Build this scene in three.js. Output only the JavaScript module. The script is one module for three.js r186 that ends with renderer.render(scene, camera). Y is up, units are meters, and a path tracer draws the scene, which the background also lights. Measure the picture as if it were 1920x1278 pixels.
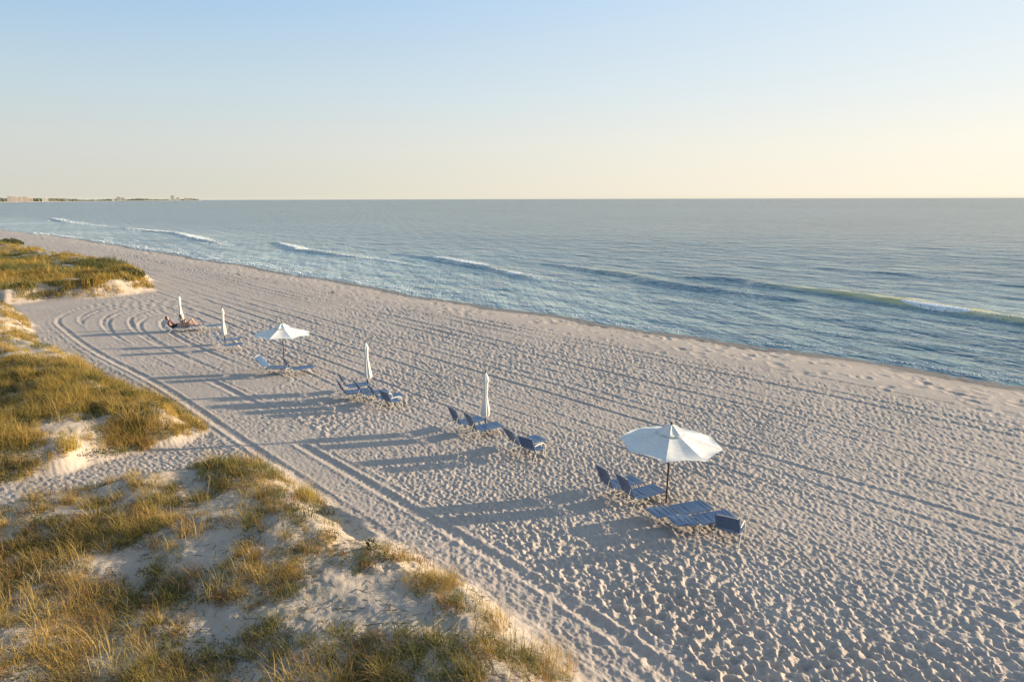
import * as THREE from 'three';
import { mergeGeometries } from 'three/addons/utils/BufferGeometryUtils.js';
import { MarchingCubes } from 'three/addons/objects/MarchingCubes.js';

// ---------------------------------------------------------------- camera, sky, sun, exposure
const scene = new THREE.Scene();
const camera = new THREE.PerspectiveCamera(53.06, 1024 / 681, 0.5, 90000);
camera.position.set(0, 9, 0);
camera.rotation.order = 'YXZ';
camera.rotation.set(-0.2049, 0, -0.0026);

const renderer = new THREE.WebGLRenderer({ antialias: true });
renderer.toneMapping = THREE.LinearToneMapping;
renderer.toneMappingExposure = 2.1;
renderer.shadowMap.enabled = true;

const SUN = new THREE.Vector3(0.985, 0, -0.165).normalize().multiplyScalar(Math.cos(0.182)).setY(Math.sin(0.182));
const sun = new THREE.DirectionalLight(new THREE.Color().setRGB(1, 0.82, 0.58), 5);
sun.position.copy(SUN).multiplyScalar(200);
sun.target.position.set(0, 0, 0);
sun.castShadow = true;
sun.shadow.mapSize.set(4096, 4096);
Object.assign(sun.shadow.camera, { left: -120, right: 120, top: 60, bottom: -60, near: 1, far: 500 });
scene.add(sun, sun.target);

const clamp = (x, a = 0, b = 1) => (x < a ? a : x > b ? b : x);
const smooth = (a, b, x) => { const t = clamp((x - a) / (b - a)); return t * t * (3 - 2 * t); };
const lerp = (a, b, t) => a + (b - a) * t;
function table(rows) { // piecewise-linear lookup
  return (x) => {
    if (x <= rows[0][0]) return rows[0][1];
    for (let i = 1; i < rows.length; i++) if (x <= rows[i][0]) return lerp(rows[i - 1][1], rows[i][1], (x - rows[i - 1][0]) / (rows[i][0] - rows[i - 1][0]));
    return rows[rows.length - 1][1];
  };
}
{ // evening sky: pale cream at the horizon, blue above, brighter and warmer towards the low sun
  const W = 1024, H = 512, data = new Float32Array(W * H * 4);
  const far = [[0, [0.52, 0.505, 0.435]], [4, [0.51, 0.535, 0.51]], [8, [0.43, 0.53, 0.58]], [15, [0.255, 0.425, 0.63]], [35, [0.18, 0.30, 0.48]], [90, [0.14, 0.23, 0.39]]];
  const near = [[0, [0.80, 0.72, 0.575]], [4, [0.75, 0.725, 0.64]], [8, [0.635, 0.69, 0.705]], [15, [0.50, 0.62, 0.735]], [35, [0.31, 0.42, 0.54]], [90, [0.14, 0.23, 0.39]]];
  const pick = (t, c) => table(t.map((r) => [r[0], r[1][c]]));
  const F = [0, 1, 2].map((c) => pick(far, c)), N = [0, 1, 2].map((c) => pick(near, c));
  for (let r = 0; r < H; r++) {
    const up = ((r + 0.5) / H - 0.5) * Math.PI, el = Math.max(0, up * 180 / Math.PI);
    const cf = F.map((f) => f(el)), cn = N.map((f) => f(el));
    for (let q = 0; q < W; q++) {
      const az = ((q + 0.5) / W - 0.5) * 2 * Math.PI;
      const dot = Math.cos(az) * Math.cos(up) * SUN.x + Math.sin(up) * SUN.y + Math.sin(az) * Math.cos(up) * SUN.z;
      const g = Math.acos(clamp(dot, -1, 1)) * 180 / Math.PI;
      const t = 1 - smooth(38, 125, g), glow = Math.exp(-g / 14);
      const o = (r * W + q) * 4;
      for (let c = 0; c < 3; c++) data[o + c] = 0.605 * (lerp(cf[c], cn[c], t) + glow * [1.1, 0.8, 0.42][c]);
      data[o + 3] = 1;
    }
  }
  const sky = new THREE.DataTexture(data, W, H, THREE.RGBAFormat, THREE.FloatType);
  sky.mapping = THREE.EquirectangularReflectionMapping;
  sky.magFilter = THREE.LinearFilter; sky.needsUpdate = true;
  scene.background = sky; scene.environment = sky;
}

// ---------------------------------------------------------------- helpers
let rs = 12345;
const rnd = () => { rs = (rs + 0x6d2b79f5) | 0; let t = Math.imul(rs ^ (rs >>> 15), 1 | rs); t = (t + Math.imul(t ^ (t >>> 7), 61 | t)) ^ t; return ((t ^ (t >>> 14)) >>> 0) / 4294967296; };
const rr = (a, b) => a + (b - a) * rnd();
const hash = (x, y, s) => { let h = Math.imul(x, 374761393) + Math.imul(y, 668265263) + Math.imul(s, 974634777) | 0; h = Math.imul(h ^ (h >>> 13), 1274126177); h = Math.imul(h ^ (h >>> 15), 2246822519); return ((h ^ (h >>> 16)) >>> 0) / 4294967296; };
function vnoise(x, y, s = 0) { // value noise, -1..1
  const ix = Math.floor(x), iy = Math.floor(y), fx = x - ix, fy = y - iy, u = fx * fx * (3 - 2 * fx), v = fy * fy * (3 - 2 * fy);
  return 2 * lerp(lerp(hash(ix, iy, s), hash(ix + 1, iy, s), u), lerp(hash(ix, iy + 1, s), hash(ix + 1, iy + 1, s), u), v) - 1;
}
const fbm = (x, y, s, n = 3) => { let a = 1, t = 0; for (let i = 0; i < n; i++) { t += a * vnoise(x, y, s + i); x *= 2.03; y *= 2.03; a *= 0.5; } return t; };
const taken = {};
const numbered = (n) => { taken[n] = (taken[n] ?? -1) + 1; return taken[n] ? n + '_' + String(taken[n]).padStart(3, '0') : n; };
const shade = (o) => { o.traverse((m) => { if (m.isMesh) { m.castShadow = true; m.receiveShadow = true; } }); return o; };
function top(o, name, label, category, group, kind) {
  o.name = numbered(name);
  if (label) o.userData.label = label;
  if (category) o.userData.category = category;
  if (group) o.userData.group = group;
  if (kind) o.userData.kind = kind;
  scene.add(shade(o));
  return o;
}
function part(parent, name, geometry, material) { const m = new THREE.Mesh(geometry, material); m.name = name; parent.add(m); return m; }
const V = (x, y, z) => new THREE.Vector3(x, y, z);
const tube = (pts, r, seg = 12, radial = 6, closed = false) => new THREE.TubeGeometry(new THREE.CatmullRomCurve3(pts.map((p) => V(...p)), closed, 'catmullrom', 0.1), seg, r, radial, closed);
const bar = (a, b, r, radial = 6) => new THREE.TubeGeometry(new THREE.LineCurve3(V(...a), V(...b)), 1, r, radial);
const lin = (r, g, b) => new THREE.Color().setRGB(r, g, b);

// ---------------------------------------------------------------- the lie of the land
// u runs along the beach away from the viewer, v towards the sea; sea level is -0.25, the beach lies at about 0
const shoreV = table([[-60, 41.6], [6, 42.0], [17.5, 42.7], [29, 41.6], [42, 41.0], [58, 41.3], [85, 42.0], [137, 42.6], [201, 43.2], [277, 38.6], [400, 30], [622, 8], [1342, -84], [2400, -300]]);
const SEA = -0.25;
function coast(x, z) { const u = -0.70 * x - 0.714 * z, v = 0.714 * x - 0.70 * z; return v - shoreV(u) - 0.35 * Math.sin(u * 0.21) - 0.22 * Math.sin(u * 0.53 + 1); }
const duneNear = [[9, -3], [5, -7.5], [1.7, -11.4], [0.44, -13.0], [-1.04, -14.9], [-3.2, -17.0], [-5.2, -19.2], [-7.1, -21.3], [-8.7, -22.4], [-10.2, -22.3], [-11.4, -21.4], [-12.5, -20.4], [-13.9, -19.4], [-15.1, -18.1], [-20, -15], [-40, -9], [-60, 8], [9, 8]];
const duneMid = [[-12.0, -25.9], [-14.6, -28.5], [-18.1, -31.3], [-23.6, -36.6], [-28.7, -41.2], [-31, -43.6], [-35.2, -49.3], [-39.8, -54.5], [-44, -56.6], [-60, -62], [-95, -62], [-90, -30], [-40, -14], [-24, -16.5], [-16.5, -20.6], [-15.1, -21.8], [-14, -23.2], [-12.6, -24.2]];
const duneFar = [[-44.2, -58.6], [-42.8, -62.3], [-38.9, -63.2], [-37.2, -65.5], [-36.2, -68.7], [-41.3, -78.1], [-48.3, -87], [-60.5, -97.8], [-81, -118], [-110, -147.5], [-143, -181], [-240, -259], [-560, -470], [-900, -600], [-700, -250], [-200, -80], [-95, -64], [-60, -64.5]];
function polyDist(P, x, z) { // positive inside
  let best = 1e9, inside = false;
  for (let i = 0, j = P.length - 1; i < P.length; j = i++) {
    const ax = P[j][0], az = P[j][1], bx = P[i][0], bz = P[i][1], ex = bx - ax, ez = bz - az;
    const t = clamp(((x - ax) * ex + (z - az) * ez) / (ex * ex + ez * ez)), dx = x - ax - t * ex, dz = z - az - t * ez, d = dx * dx + dz * dz;
    if (d < best) best = d;
    if ((az > z) !== (bz > z) && x < (ex * (z - az)) / ez + ax) inside = !inside;
  }
  return (inside ? 1 : -1) * Math.sqrt(best);
}
function boxOf(P) { const xs = P.map((p) => p[0]), zs = P.map((p) => p[1]); return [Math.min(...xs) - 3, Math.max(...xs) + 3, Math.min(...zs) - 3, Math.max(...zs) + 3]; }
const dunes = [duneNear, duneMid, duneFar].map((P) => ({ P, B: boxOf(P) }));
function duneAt(x, z) { // [which, depth inside]
  let w = -1, d = -9;
  dunes.forEach(({ P, B }, i) => { if (x > B[0] && x < B[1] && z > B[2] && z < B[3]) { const q = polyDist(P, x, z); if (q > d) { d = q; w = i; } } });
  return [w, d];
}
// vehicle tracks: polylines with two ruts
const tracks = [
  [[6, -6.6], [2.5, -11.2], [1.0, -13.2], [-0.5, -15.0], [-3.3, -18.1], [-6.6, -21.7], [-11.0, -26.6], [-17.4, -33.7], [-24.6, -40.8], [-30.9, -47.8], [-34.3, -52.1], [-35.6, -56.8], [-34.6, -61.3], [-31.5, -65.5]],
  [[-8.5, -24.9], [-14.1, -31.2], [-22.3, -39.7], [-28.7, -46.4], [-32.2, -51.7], [-33.2, -56.2], [-31.3, -61.3], [-26, -66]],
  [[-16, -34.6], [-24.5, -43.6], [-28.5, -48.8], [-30.6, -53], [-30.4, -57], [-27.5, -60.5], [-20, -62]],
  [[-12.5, -33.2], [-22, -43.2], [-27, -50.2], [-27.6, -54.3], [-24.5, -57.3], [-15, -58]],
].map((T) => new THREE.CatmullRomCurve3(T.map((p) => V(p[0], 0, p[1]))).getSpacedPoints(T.length * 3).map((p) => [p.x, p.z]));
function trackAt(x, z) { // [signed offset, distance along]
  let best = 1e9, off = 9, along = 0;
  for (const [k, T] of tracks.entries()) {
    let s = k ? 0 : 20;
    for (let i = 1; i < T.length; i++) {
      const ax = T[i - 1][0], az = T[i - 1][1], ex = T[i][0] - ax, ez = T[i][1] - az, L = Math.hypot(ex, ez);
      const t = clamp(((x - ax) * ex + (z - az) * ez) / (L * L)), dx = x - ax - t * ex, dz = z - az - t * ez, d = dx * dx + dz * dz;
      if (d < best) { best = d; off = Math.sqrt(d) * Math.sign(dx * ez - dz * ex); along = Math.min(s + t * L, (T.length - i - t) * L); }
      s += L;
    }
  }
  return [off, along];
}
function pits(x, z, cell, depth, s, stretch, turn, chance = 1) { // trodden hollows with pushed-up rims
  const cx = x / cell, cz = z / cell, ix = Math.floor(cx), iz = Math.floor(cz);
  let h = 0;
  for (let i = -1; i <= 1; i++) for (let j = -1; j <= 1; j++) {
    const X = ix + i, Z = iz + j;
    if (hash(X, Z, s + 7) > chance) continue;
    const px = X + 0.15 + 0.7 * hash(X, Z, s), pz = Z + 0.15 + 0.7 * hash(X, Z, s + 1), a = turn + (hash(X, Z, s + 2) - 0.5) * 2.2;
    const dx = cx - px, dz = cz - pz, c = Math.cos(a), n = Math.sin(a), r = 0.42 + 0.34 * hash(X, Z, s + 3);
    const e = (dx * c + dz * n) / (r * stretch), f = (-dx * n + dz * c) / r, d = e * e + f * f;
    if (d > 3) continue;
    h += depth * (0.45 + 0.9 * hash(X, Z, s + 4)) * (d < 1 ? -(1 - d) * (1 - d) + 0.0 : 0) + depth * 0.34 * Math.exp(-((d - 1.25) * (d - 1.25)) / 0.18);
  }
  return h;
}
function baseHeight(x, z, C = coast(x, z), D = duneAt(x, z)) {
  let h;
  if (C < -7) h = 0.04 * fbm(x * 0.09, z * 0.09, 3, 2);
  else h = C < 0.6 ? SEA * smooth(-7, 0.6, C) * 1.12 + 0.04 * fbm(x * 0.09, z * 0.09, 3, 2) * smooth(0.6, -7, C) : SEA * 1.12 - 0.05 * (C - 0.6);
  const [w, d] = D;
  if (d > -1.5) {
    const q = d + 0.45 * fbm(x * 0.45, z * 0.45, 21, 2);
    const ridge = smooth(-0.15, 1.9, q), back = smooth(2.6, 6.5, d);
    const n1 = fbm(x * 0.16, z * 0.16, 31, 2), n2 = fbm(x * 0.5, z * 0.5, 41, 2);
    const high = [0.85, 1.15, lerp(1.35, 0.95, smooth(80, 150, Math.hypot(x, z)))][w];
    h += ridge * (high * (1 - [0.5, 0.5, 0.25][w] * back) + [0.22, 0.3, 0.34][w] * n1 * smooth(0.5, 4, d) + 0.20 * n2 * smooth(0.3, 2, d));
  }
  return Math.max(h, -4);
}
function groundHeight(x, z, C = coast(x, z), D = duneAt(x, z), dist = Math.hypot(x, z)) {
  let h = baseHeight(x, z, C, D);
  const [w, d] = D;
  if (C > 1.5) return h;
  const duneM = smooth(-0.5, 0.8, d);
  const [off, along] = trackAt(x, z), onTrack = 1 - smooth(0.9, 1.4, Math.abs(off) + 0.25 * vnoise(x * 1.3, z * 1.3, 77));
  const shore = smooth(-6.2 + 1.2 * vnoise(x * 0.2, z * 0.2, 5), -9.5, C);           // the swept strip beside the water
  const loop = smooth(-44, -54, z) * smooth(-14, -24, x);                              // smoothed by the turning vehicle
  const calm = (1 - 0.6 * onTrack) * (0.10 + 0.90 * shore) * (1 - 0.62 * loop);
  const rough = (0.78 + 0.35 * fbm(x * 0.22, z * 0.22, 51, 2)) * (1 - 0.22 * smooth(15, 22, 0.754 * x - 0.657 * z));
  if (duneM < 1) {
    let p = pits(x, z, 0.29, lerp(0.074, 0.022, smooth(12, 20, dist)) * (0.7 + 0.6 * vnoise(x * 0.3, z * 0.3, 99)), 100, 1.45, 0.9) + pits(x + 3.1, z + 1.7, 0.14, 0.032, 200, 1.3, 0.5) + (dist < 45 ? 0.010 * fbm(x * 9, z * 9, 61, 2) : 0);
    h += p * calm * rough * (1 - duneM);
    // ruts
    const o = Math.abs(off), rut = (c, s) => Math.exp(-((o - c) * (o - c)) / (s * s));
    if (o < 1.8) h += (1 - duneM) * smooth(0, 9, along) * (0.9 + 0.2 * loop) * (-0.030 * rut(0.72, 0.15) + 0.034 * rut(0.98, 0.09) + 0.022 * rut(0.48, 0.08) + 0.008 * Math.sin(along * 26) * rut(0.72, 0.2));
    if (o > 1.05 && o < 1.7) h += (1 - duneM) * 0.02 * rut(1.3, 0.1);
    // raked lines that run along the beach
    const rw = (0.754 * x - 0.657 * z) / 1.02 + 0.09 * vnoise(x * 0.4, z * 0.4, 74) + 0.2 * vnoise(x * 0.06, z * 0.06, 71), strip = Math.floor(rw), fr = clamp(rw - strip - 0.34 * (hash(strip, 8, 2) - 0.5), 0, 1);
    const amp = smooth(12.5, 16.5, 0.754 * x - 0.657 * z + 1.2 * vnoise(x * 0.15, z * 0.15, 72)) * (0.4 + 0.7 * hash(strip, 3, 9)) * (0.4 + 0.6 * smooth(-0.6, 0.2, vnoise((-0.657 * x - 0.754 * z) * 0.09 + strip * 7.3, strip, 75))) * smooth(-38, -33, C) * smooth(-6.5, -8.5, C) * (0.55 + 0.75 * smooth(20, 45, dist)) * (0.85 + 0.3 * vnoise(x * 0.12, z * 0.12, 73));
    h += (1 - duneM) * amp * (0.054 * Math.exp(-(((fr - 0.55) / 0.08) ** 2)) - 0.05 * Math.exp(-(((fr - 0.40) / 0.08) ** 2)));
    // lone footprints on the swept strip
    h += (1 - duneM) * (1 - shore) * pits(x + 9, z, 0.6, 0.05, 300, 1.5, 0.8, 0.25) * smooth(0.5, -3, C);
  }
  if (duneM > 0) h += duneM * (0.035 * fbm(x * 2.2, z * 2.2, 81, 3) + (dist < 26 ? 0.007 * Math.sin(46 * (x * 0.9 + z * 0.45) + 5 * vnoise(x * 1.1, z * 1.1, 83)) * smooth(-0.1, 0.5, vnoise(x * 0.6, z * 0.6, 84)) : 0) + pits(x + 1, z, 0.34, 0.04, 420, 1.2, 0.5, 0.5) * smooth(0.1, 0.6, vnoise(x * 0.4, z * 0.4, 85)) + pits(x, z, 0.5, 0.05, 400, 1.3, 0.5, 0.45) * (1 - smooth(1.2, 3, d)) * 0.6 + (dist < 30 ? 0.006 * fbm(x * 9, z * 9, 61, 2) : 0));
  // the trodden access path between the near and the middle dune
  return h;
}

// ---------------------------------------------------------------- materials of the setting
function dataTexture(n, f, srgb, wrap = true) {
  const d = new Uint8Array(n * n * 4);
  for (let y = 0; y < n; y++) for (let x = 0; x < n; x++) { const c = f(x / n, y / n), o = (y * n + x) * 4; d[o] = c[0]; d[o + 1] = c[1]; d[o + 2] = c[2]; d[o + 3] = 255; }
  const t = new THREE.DataTexture(d, n, n);
  t.magFilter = THREE.LinearFilter; t.wrapS = t.wrapT = THREE.RepeatWrapping;
  if (srgb) t.colorSpace = THREE.SRGBColorSpace;
  t.needsUpdate = true;
  return t;
}
const pnoise = (u, v, k, s) => { // periodic value noise
  const x = u * k, y = v * k, ix = Math.floor(x), iy = Math.floor(y), fx = x - ix, fy = y - iy, a = fx * fx * (3 - 2 * fx), b = fy * fy * (3 - 2 * fy), m = (i) => ((i % k) + k) % k;
  return lerp(lerp(hash(m(ix), m(iy), s), hash(m(ix + 1), m(iy), s), a), lerp(hash(m(ix), m(iy + 1), s), hash(m(ix + 1), m(iy + 1), s), a), b);
};
const grain = dataTexture(512, (u, v) => {
  const n = 0.25 * pnoise(u, v, 23, 1) + 0.25 * pnoise(u, v, 61, 2) + 0.5 * pnoise(u, v, 256, 3), g = 205 + 50 * n, dark = pnoise(u, v, 170, 4) > 0.965 ? 0.72 : 1;
  return [g * dark, (g - 1) * dark, (g - 3) * dark];
}, true);
const grainBump = dataTexture(512, (u, v) => { const g = 255 * (0.5 * pnoise(u, v, 40, 5) + 0.5 * pnoise(u, v, 128, 6)); return [g, g, g]; });
grain.repeat.set(1 / 1.9, 1 / 1.9); grainBump.repeat.set(1 / 1.3, 1 / 1.3);
const sandMat = new THREE.MeshStandardMaterial({ color: 0xffffff, vertexColors: true, map: grain, bumpMap: grainBump, bumpScale: 0.008, roughness: 0.95 });
sandMat.name = 'pale sand';
const wetMat = new THREE.MeshStandardMaterial({ color: lin(0.46, 0.44, 0.42), vertexColors: true, map: grain, roughness: 0.5 }); wetMat.name = 'wet sand';

// ---------------------------------------------------------------- beach and dunes, one continuous sheet cut along the dune foot
{
  const H = 9, cols = 1300, rows = 800, a0 = -56, a1 = 56, p0 = 55, p1 = 0.36, R = Math.PI / 180;
  const n = (cols + 1) * (rows + 1), pos = new Float32Array(n * 3), col = new Float32Array(n * 3), uv = new Float32Array(n * 2), dIn = new Float32Array(n), cOut = new Float32Array(n);
  for (let j = 0, k = 0; j <= rows; j++) {
    const r = H / Math.tan(R * lerp(p0, p1, j / rows));
    for (let i = 0; i <= cols; i++, k++) {
      const a = R * lerp(a0, a1, i / cols), x = r * Math.sin(a), z = -r * Math.cos(a), C = coast(x, z);
      cOut[k] = C;
      if (C > 14) { pos[3 * k] = x; pos[3 * k + 1] = -1.5; pos[3 * k + 2] = z; continue; }
      const D = duneAt(x, z), y = groundHeight(x, z, C, D, r);
      dIn[k] = D[1];
      pos[3 * k] = x; pos[3 * k + 1] = y; pos[3 * k + 2] = z;
      uv[2 * k] = x; uv[2 * k + 1] = z;
      const wet = 0.35 * smooth(-3.2 + 0.7 * vnoise(x * 0.4, z * 0.4, 91), -2.2, C), t = 1 + 0.05 * fbm(x * 0.5, z * 0.5, 93, 2) + 0.04 * vnoise(x * 3, z * 3, 95), dn = smooth(-0.3, 0.8, D[1]);
      const litter = dn * smooth(0.1, 0.9, fbm(x * 0.7, z * 0.7, 97, 3)) * 0.35;
      for (let c = 0; c < 3; c++) col[3 * k + c] = t * lerp(lerp(lerp([0.55, 0.468, 0.405][c], [0.54, 0.45, 0.36][c], dn), [0.33, 0.27, 0.19][c], litter), [0.30, 0.255, 0.20][c], wet);
    }
  }
  const idx = [[], [], []];
  for (let j = 0; j < rows; j++) for (let i = 0; i < cols; i++) {
    const a = j * (cols + 1) + i, b = a + 1, c = a + cols + 1, d = c + 1;
    if (cOut[a] > 9 && cOut[b] > 9 && cOut[c] > 9 && cOut[d] > 9) continue;
    const ax = pos[3 * a], az = pos[3 * a + 2];
    idx[cOut[a] > -2.5 + 0.35 * Math.sin(ax * 0.9 - az * 0.4) * vnoise(ax * 0.3, az * 0.3, 92) + 0.3 * vnoise(ax * 0.7, az * 0.7, 96) ? 2 : dIn[a] > -0.1 ? 1 : 0].push(a, b, c, b, d, c);
  }
  const g = new THREE.BufferGeometry();
  g.setAttribute('position', new THREE.BufferAttribute(pos, 3));
  const full = new Uint32Array(idx[0].length + idx[1].length + idx[2].length); full.set(idx[0]); full.set(idx[1], idx[0].length); full.set(idx[2], idx[0].length + idx[1].length);
  g.setIndex(new THREE.BufferAttribute(full, 1));
  g.computeVertexNormals();
  const nor = g.attributes.normal.array;
  idx.forEach((list, w) => {
    const map = new Int32Array(n).fill(-1), P = [], N = [], Cc = [], U = [], I = new Uint32Array(list.length);
    let m = 0;
    for (let q = 0; q < list.length; q++) {
      const k = list[q];
      if (map[k] < 0) { map[k] = m++; P.push(pos[3 * k], pos[3 * k + 1], pos[3 * k + 2]); N.push(nor[3 * k], nor[3 * k + 1], nor[3 * k + 2]); Cc.push(col[3 * k], col[3 * k + 1], col[3 * k + 2]); U.push(uv[2 * k], uv[2 * k + 1]); }
      I[q] = map[k];
    }
    const s = new THREE.BufferGeometry();
    s.setAttribute('position', new THREE.BufferAttribute(new Float32Array(P), 3)); s.setAttribute('normal', new THREE.BufferAttribute(new Float32Array(N), 3));
    s.setAttribute('color', new THREE.BufferAttribute(new Float32Array(Cc), 3)); s.setAttribute('uv', new THREE.BufferAttribute(new Float32Array(U), 2));
    s.setIndex(new THREE.BufferAttribute(I, 1));
    const o = new THREE.Mesh(s, w === 2 ? wetMat : sandMat);
    if (w === 2) { top(o, 'wet_sand', 'narrow dark band of wet sand at the water edge', 'sand', null, 'structure'); return; }
    if (w) top(o, 'dunes', 'low sand dunes carrying golden grass left of the beach', 'dunes', null, 'structure');
    else top(o, 'beach', 'pale trodden sand beach with vehicle tracks and raked lines', 'beach', null, 'structure');
  });
  console.log('sand', idx[0].length / 3, idx[1].length / 3);
}

// ---------------------------------------------------------------- sea
// breakers: crest lines, each [x, z, height, painted backlight], running from right to left
const breakers = [
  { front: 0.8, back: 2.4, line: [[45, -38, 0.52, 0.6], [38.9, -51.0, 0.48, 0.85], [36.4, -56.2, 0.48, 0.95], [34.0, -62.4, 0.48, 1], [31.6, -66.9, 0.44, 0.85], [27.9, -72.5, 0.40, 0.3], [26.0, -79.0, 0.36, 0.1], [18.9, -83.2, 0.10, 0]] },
  { front: 0.9, back: 2.6, line: [[28, -57, 0.05, 0], [26.6, -62.6, 0.18, 0], [22.2, -67.1, 0.28, 0], [17.1, -75.1, 0.40, 0.1], [13.3, -85.2, 0.42, 0.35], [8.8, -93.5, 0.34, 0.1], [3.2, -101.9, 0.10, 0]] },
  { front: 0.8, back: 2.2, line: [[12, -70.5, 0.06, 0], [2.5, -79.6, 0.24, 0], [0.7, -84.3, 0.34, 0.2], [-4.1, -95.4, 0.42, 0.2], [-11.7, -107.9, 0.42, 0.2], [-16.9, -114.4, 0.3, 0], [-26, -124, 0.08, 0]] },
  { front: 0.8, back: 2.4, line: [[-5, -86, 0.06, 0], [-11.7, -94.1, 0.16, 0], [-21.7, -107.3, 0.24, 0], [-31.2, -118.3, 0.34, 0.1], [-39.5, -127.4, 0.42, 0.2], [-49.7, -146.6, 0.44, 0.1], [-55, -156, 0.1, 0]] },
  { front: 1.0, back: 3, line: [[-60, -143, 0.1, 0], [-66.2, -152.8, 0.36, 0], [-79.1, -170.6, 0.44, 0], [-96.1, -196.2, 0.44, 0], [-114, -214, 0.4, 0], [-140, -240, 0.1, 0]] },
  { front: 1.2, back: 4, line: [[-160, -260, 0.1, 0], [-196, -303, 0.55, 0], [-231, -348, 0.55, 0], [-270, -400, 0.1, 0]] },
  { front: 1.6, back: 4, line: [[62, -62, 0.22, 0], [52, -80, 0.26, 0], [40, -97, 0.2, 0], [26, -110, 0.06, 0]] },
];
for (const b of breakers) { b.B = boxOf(b.line).map((q, i) => q + (i % 2 ? 8 : -8)); }
function seaAt(x, z, r) { // [height above mean, painted backlight]
  let h = 0, s = 0;
  const C = coast(x, z);
  for (const b of breakers) {
    const B = b.B;
    if (x < B[0] || x > B[1] || z < B[2] || z > B[3]) continue;
    let best = 1e9, sd = 0, A = 0, S = 0;
    for (let i = 1; i < b.line.length; i++) {
      const p = b.line[i - 1], q = b.line[i], ex = q[0] - p[0], ez = q[1] - p[1], L2 = ex * ex + ez * ez, t = clamp(((x - p[0]) * ex + (z - p[1]) * ez) / L2), dx = x - p[0] - t * ex, dz = z - p[1] - t * ez, d = dx * dx + dz * dz;
      if (d < best) { best = d; sd = Math.sqrt(d) * -Math.sign(dx * ez - dz * ex); A = lerp(p[2], q[2], t); S = lerp(p[3], q[3], t); }
    }
    const wob = sd + 0.35 * vnoise(x * 0.35, z * 0.35, 110), f = wob < 0 ? Math.exp(-((wob / b.front) ** 2)) : Math.exp(-((wob / b.back) ** 2));
    h += A * (A > 0.5 ? 1 : 0.8) * f * (1 + 0.15 * vnoise(x * 0.5, z * 0.5, 111)) - 0.12 * A * Math.exp(-(((wob + 2.2 * b.front) / 1.4) ** 2));
    s = Math.max(s, S * smooth(0.10, 0.6, f));  // crest tint stands in for light shining through the wave
  }
  const u = -0.70 * x - 0.714 * z;
  const fade = smooth(230, 100, r), shallow = smooth(-1, 14, C);
  // low swell that bends with the shore, and wind ripples
  h += fade * shallow * (0.055 * Math.sin(C * 0.52 + 1.5 * vnoise(x * 0.03, z * 0.03, 120) * 2 + u * 0.02) + 0.04 * vnoise(C * 0.33, u * 0.05, 121) + 0.03 * vnoise(C * 0.9, u * 0.16, 122));
  h += smooth(110, 50, r) * (0.014 * Math.sin(C * 2.1 + u * 0.35 + 3 * vnoise(x * 0.12, z * 0.12, 123)) + 0.018 * vnoise(C * 1.9, u * 0.5, 124)) * smooth(-2, 2, C);
  h += 0.05 * Math.exp(-(((C - 0.5 + 0.6 * Math.sin(u * 0.11)) / 0.5) ** 2)) * smooth(300, 100, r) ; // last wavelet running up the sand
  return [h, s, C];
}
const waveTex = (n, K, seed, spread) => { // a periodic patch of crossing ripples as a normal map
  const waves = [];
  let q = seed;
  for (let i = 0; i < K; i++) {
    const k = 4 + Math.floor(hash(i, q, 1) ** 1.4 * 110), a = -0.78 + (hash(i, q, 2) - 0.5) * spread;
    waves.push([Math.round(k * Math.cos(a)), Math.round(k * Math.sin(a)), hash(i, q, 3) * 6.283, 1 / Math.pow(k, 1.05)]);
  }
  return dataTexture(n, (u, v) => {
    let gx = 0, gy = 0;
    for (const w of waves) { const c = Math.cos(6.28318 * (w[0] * u + w[1] * v) + w[2]) * w[3]; gx += c * w[0]; gy += c * w[1]; }
    const s = 0.05, nx = -gx * s, ny = -gy * s, l = 1 / Math.hypot(nx, ny, 1);
    return [127.5 + 127.5 * nx * l, 127.5 + 127.5 * ny * l, 127.5 + 127.5 * l];
  });
};
const ripple = waveTex(1024, 64, 5, 1.5);
ripple.repeat.set(1 / 21, 1 / 21);
const broad = dataTexture(512, (u, v) => { const g = 255 * (0.5 * pnoise(u, v, 9, 15) + 0.3 * pnoise(u, v, 21, 16) + 0.2 * pnoise(u, v, 53, 17)); return [g, g, g]; });
broad.repeat.set(1 / 83, 1 / 61);
const seaMat = new THREE.MeshPhysicalMaterial({ color: 0xffffff, vertexColors: true, roughness: 0.12, ior: 1.33, specularIntensity: 0.7, normalMap: ripple, normalScale: new THREE.Vector2(1.5, 1.5), bumpMap: broad, bumpScale: 1.1 });
seaMat.name = 'sea water';
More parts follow.
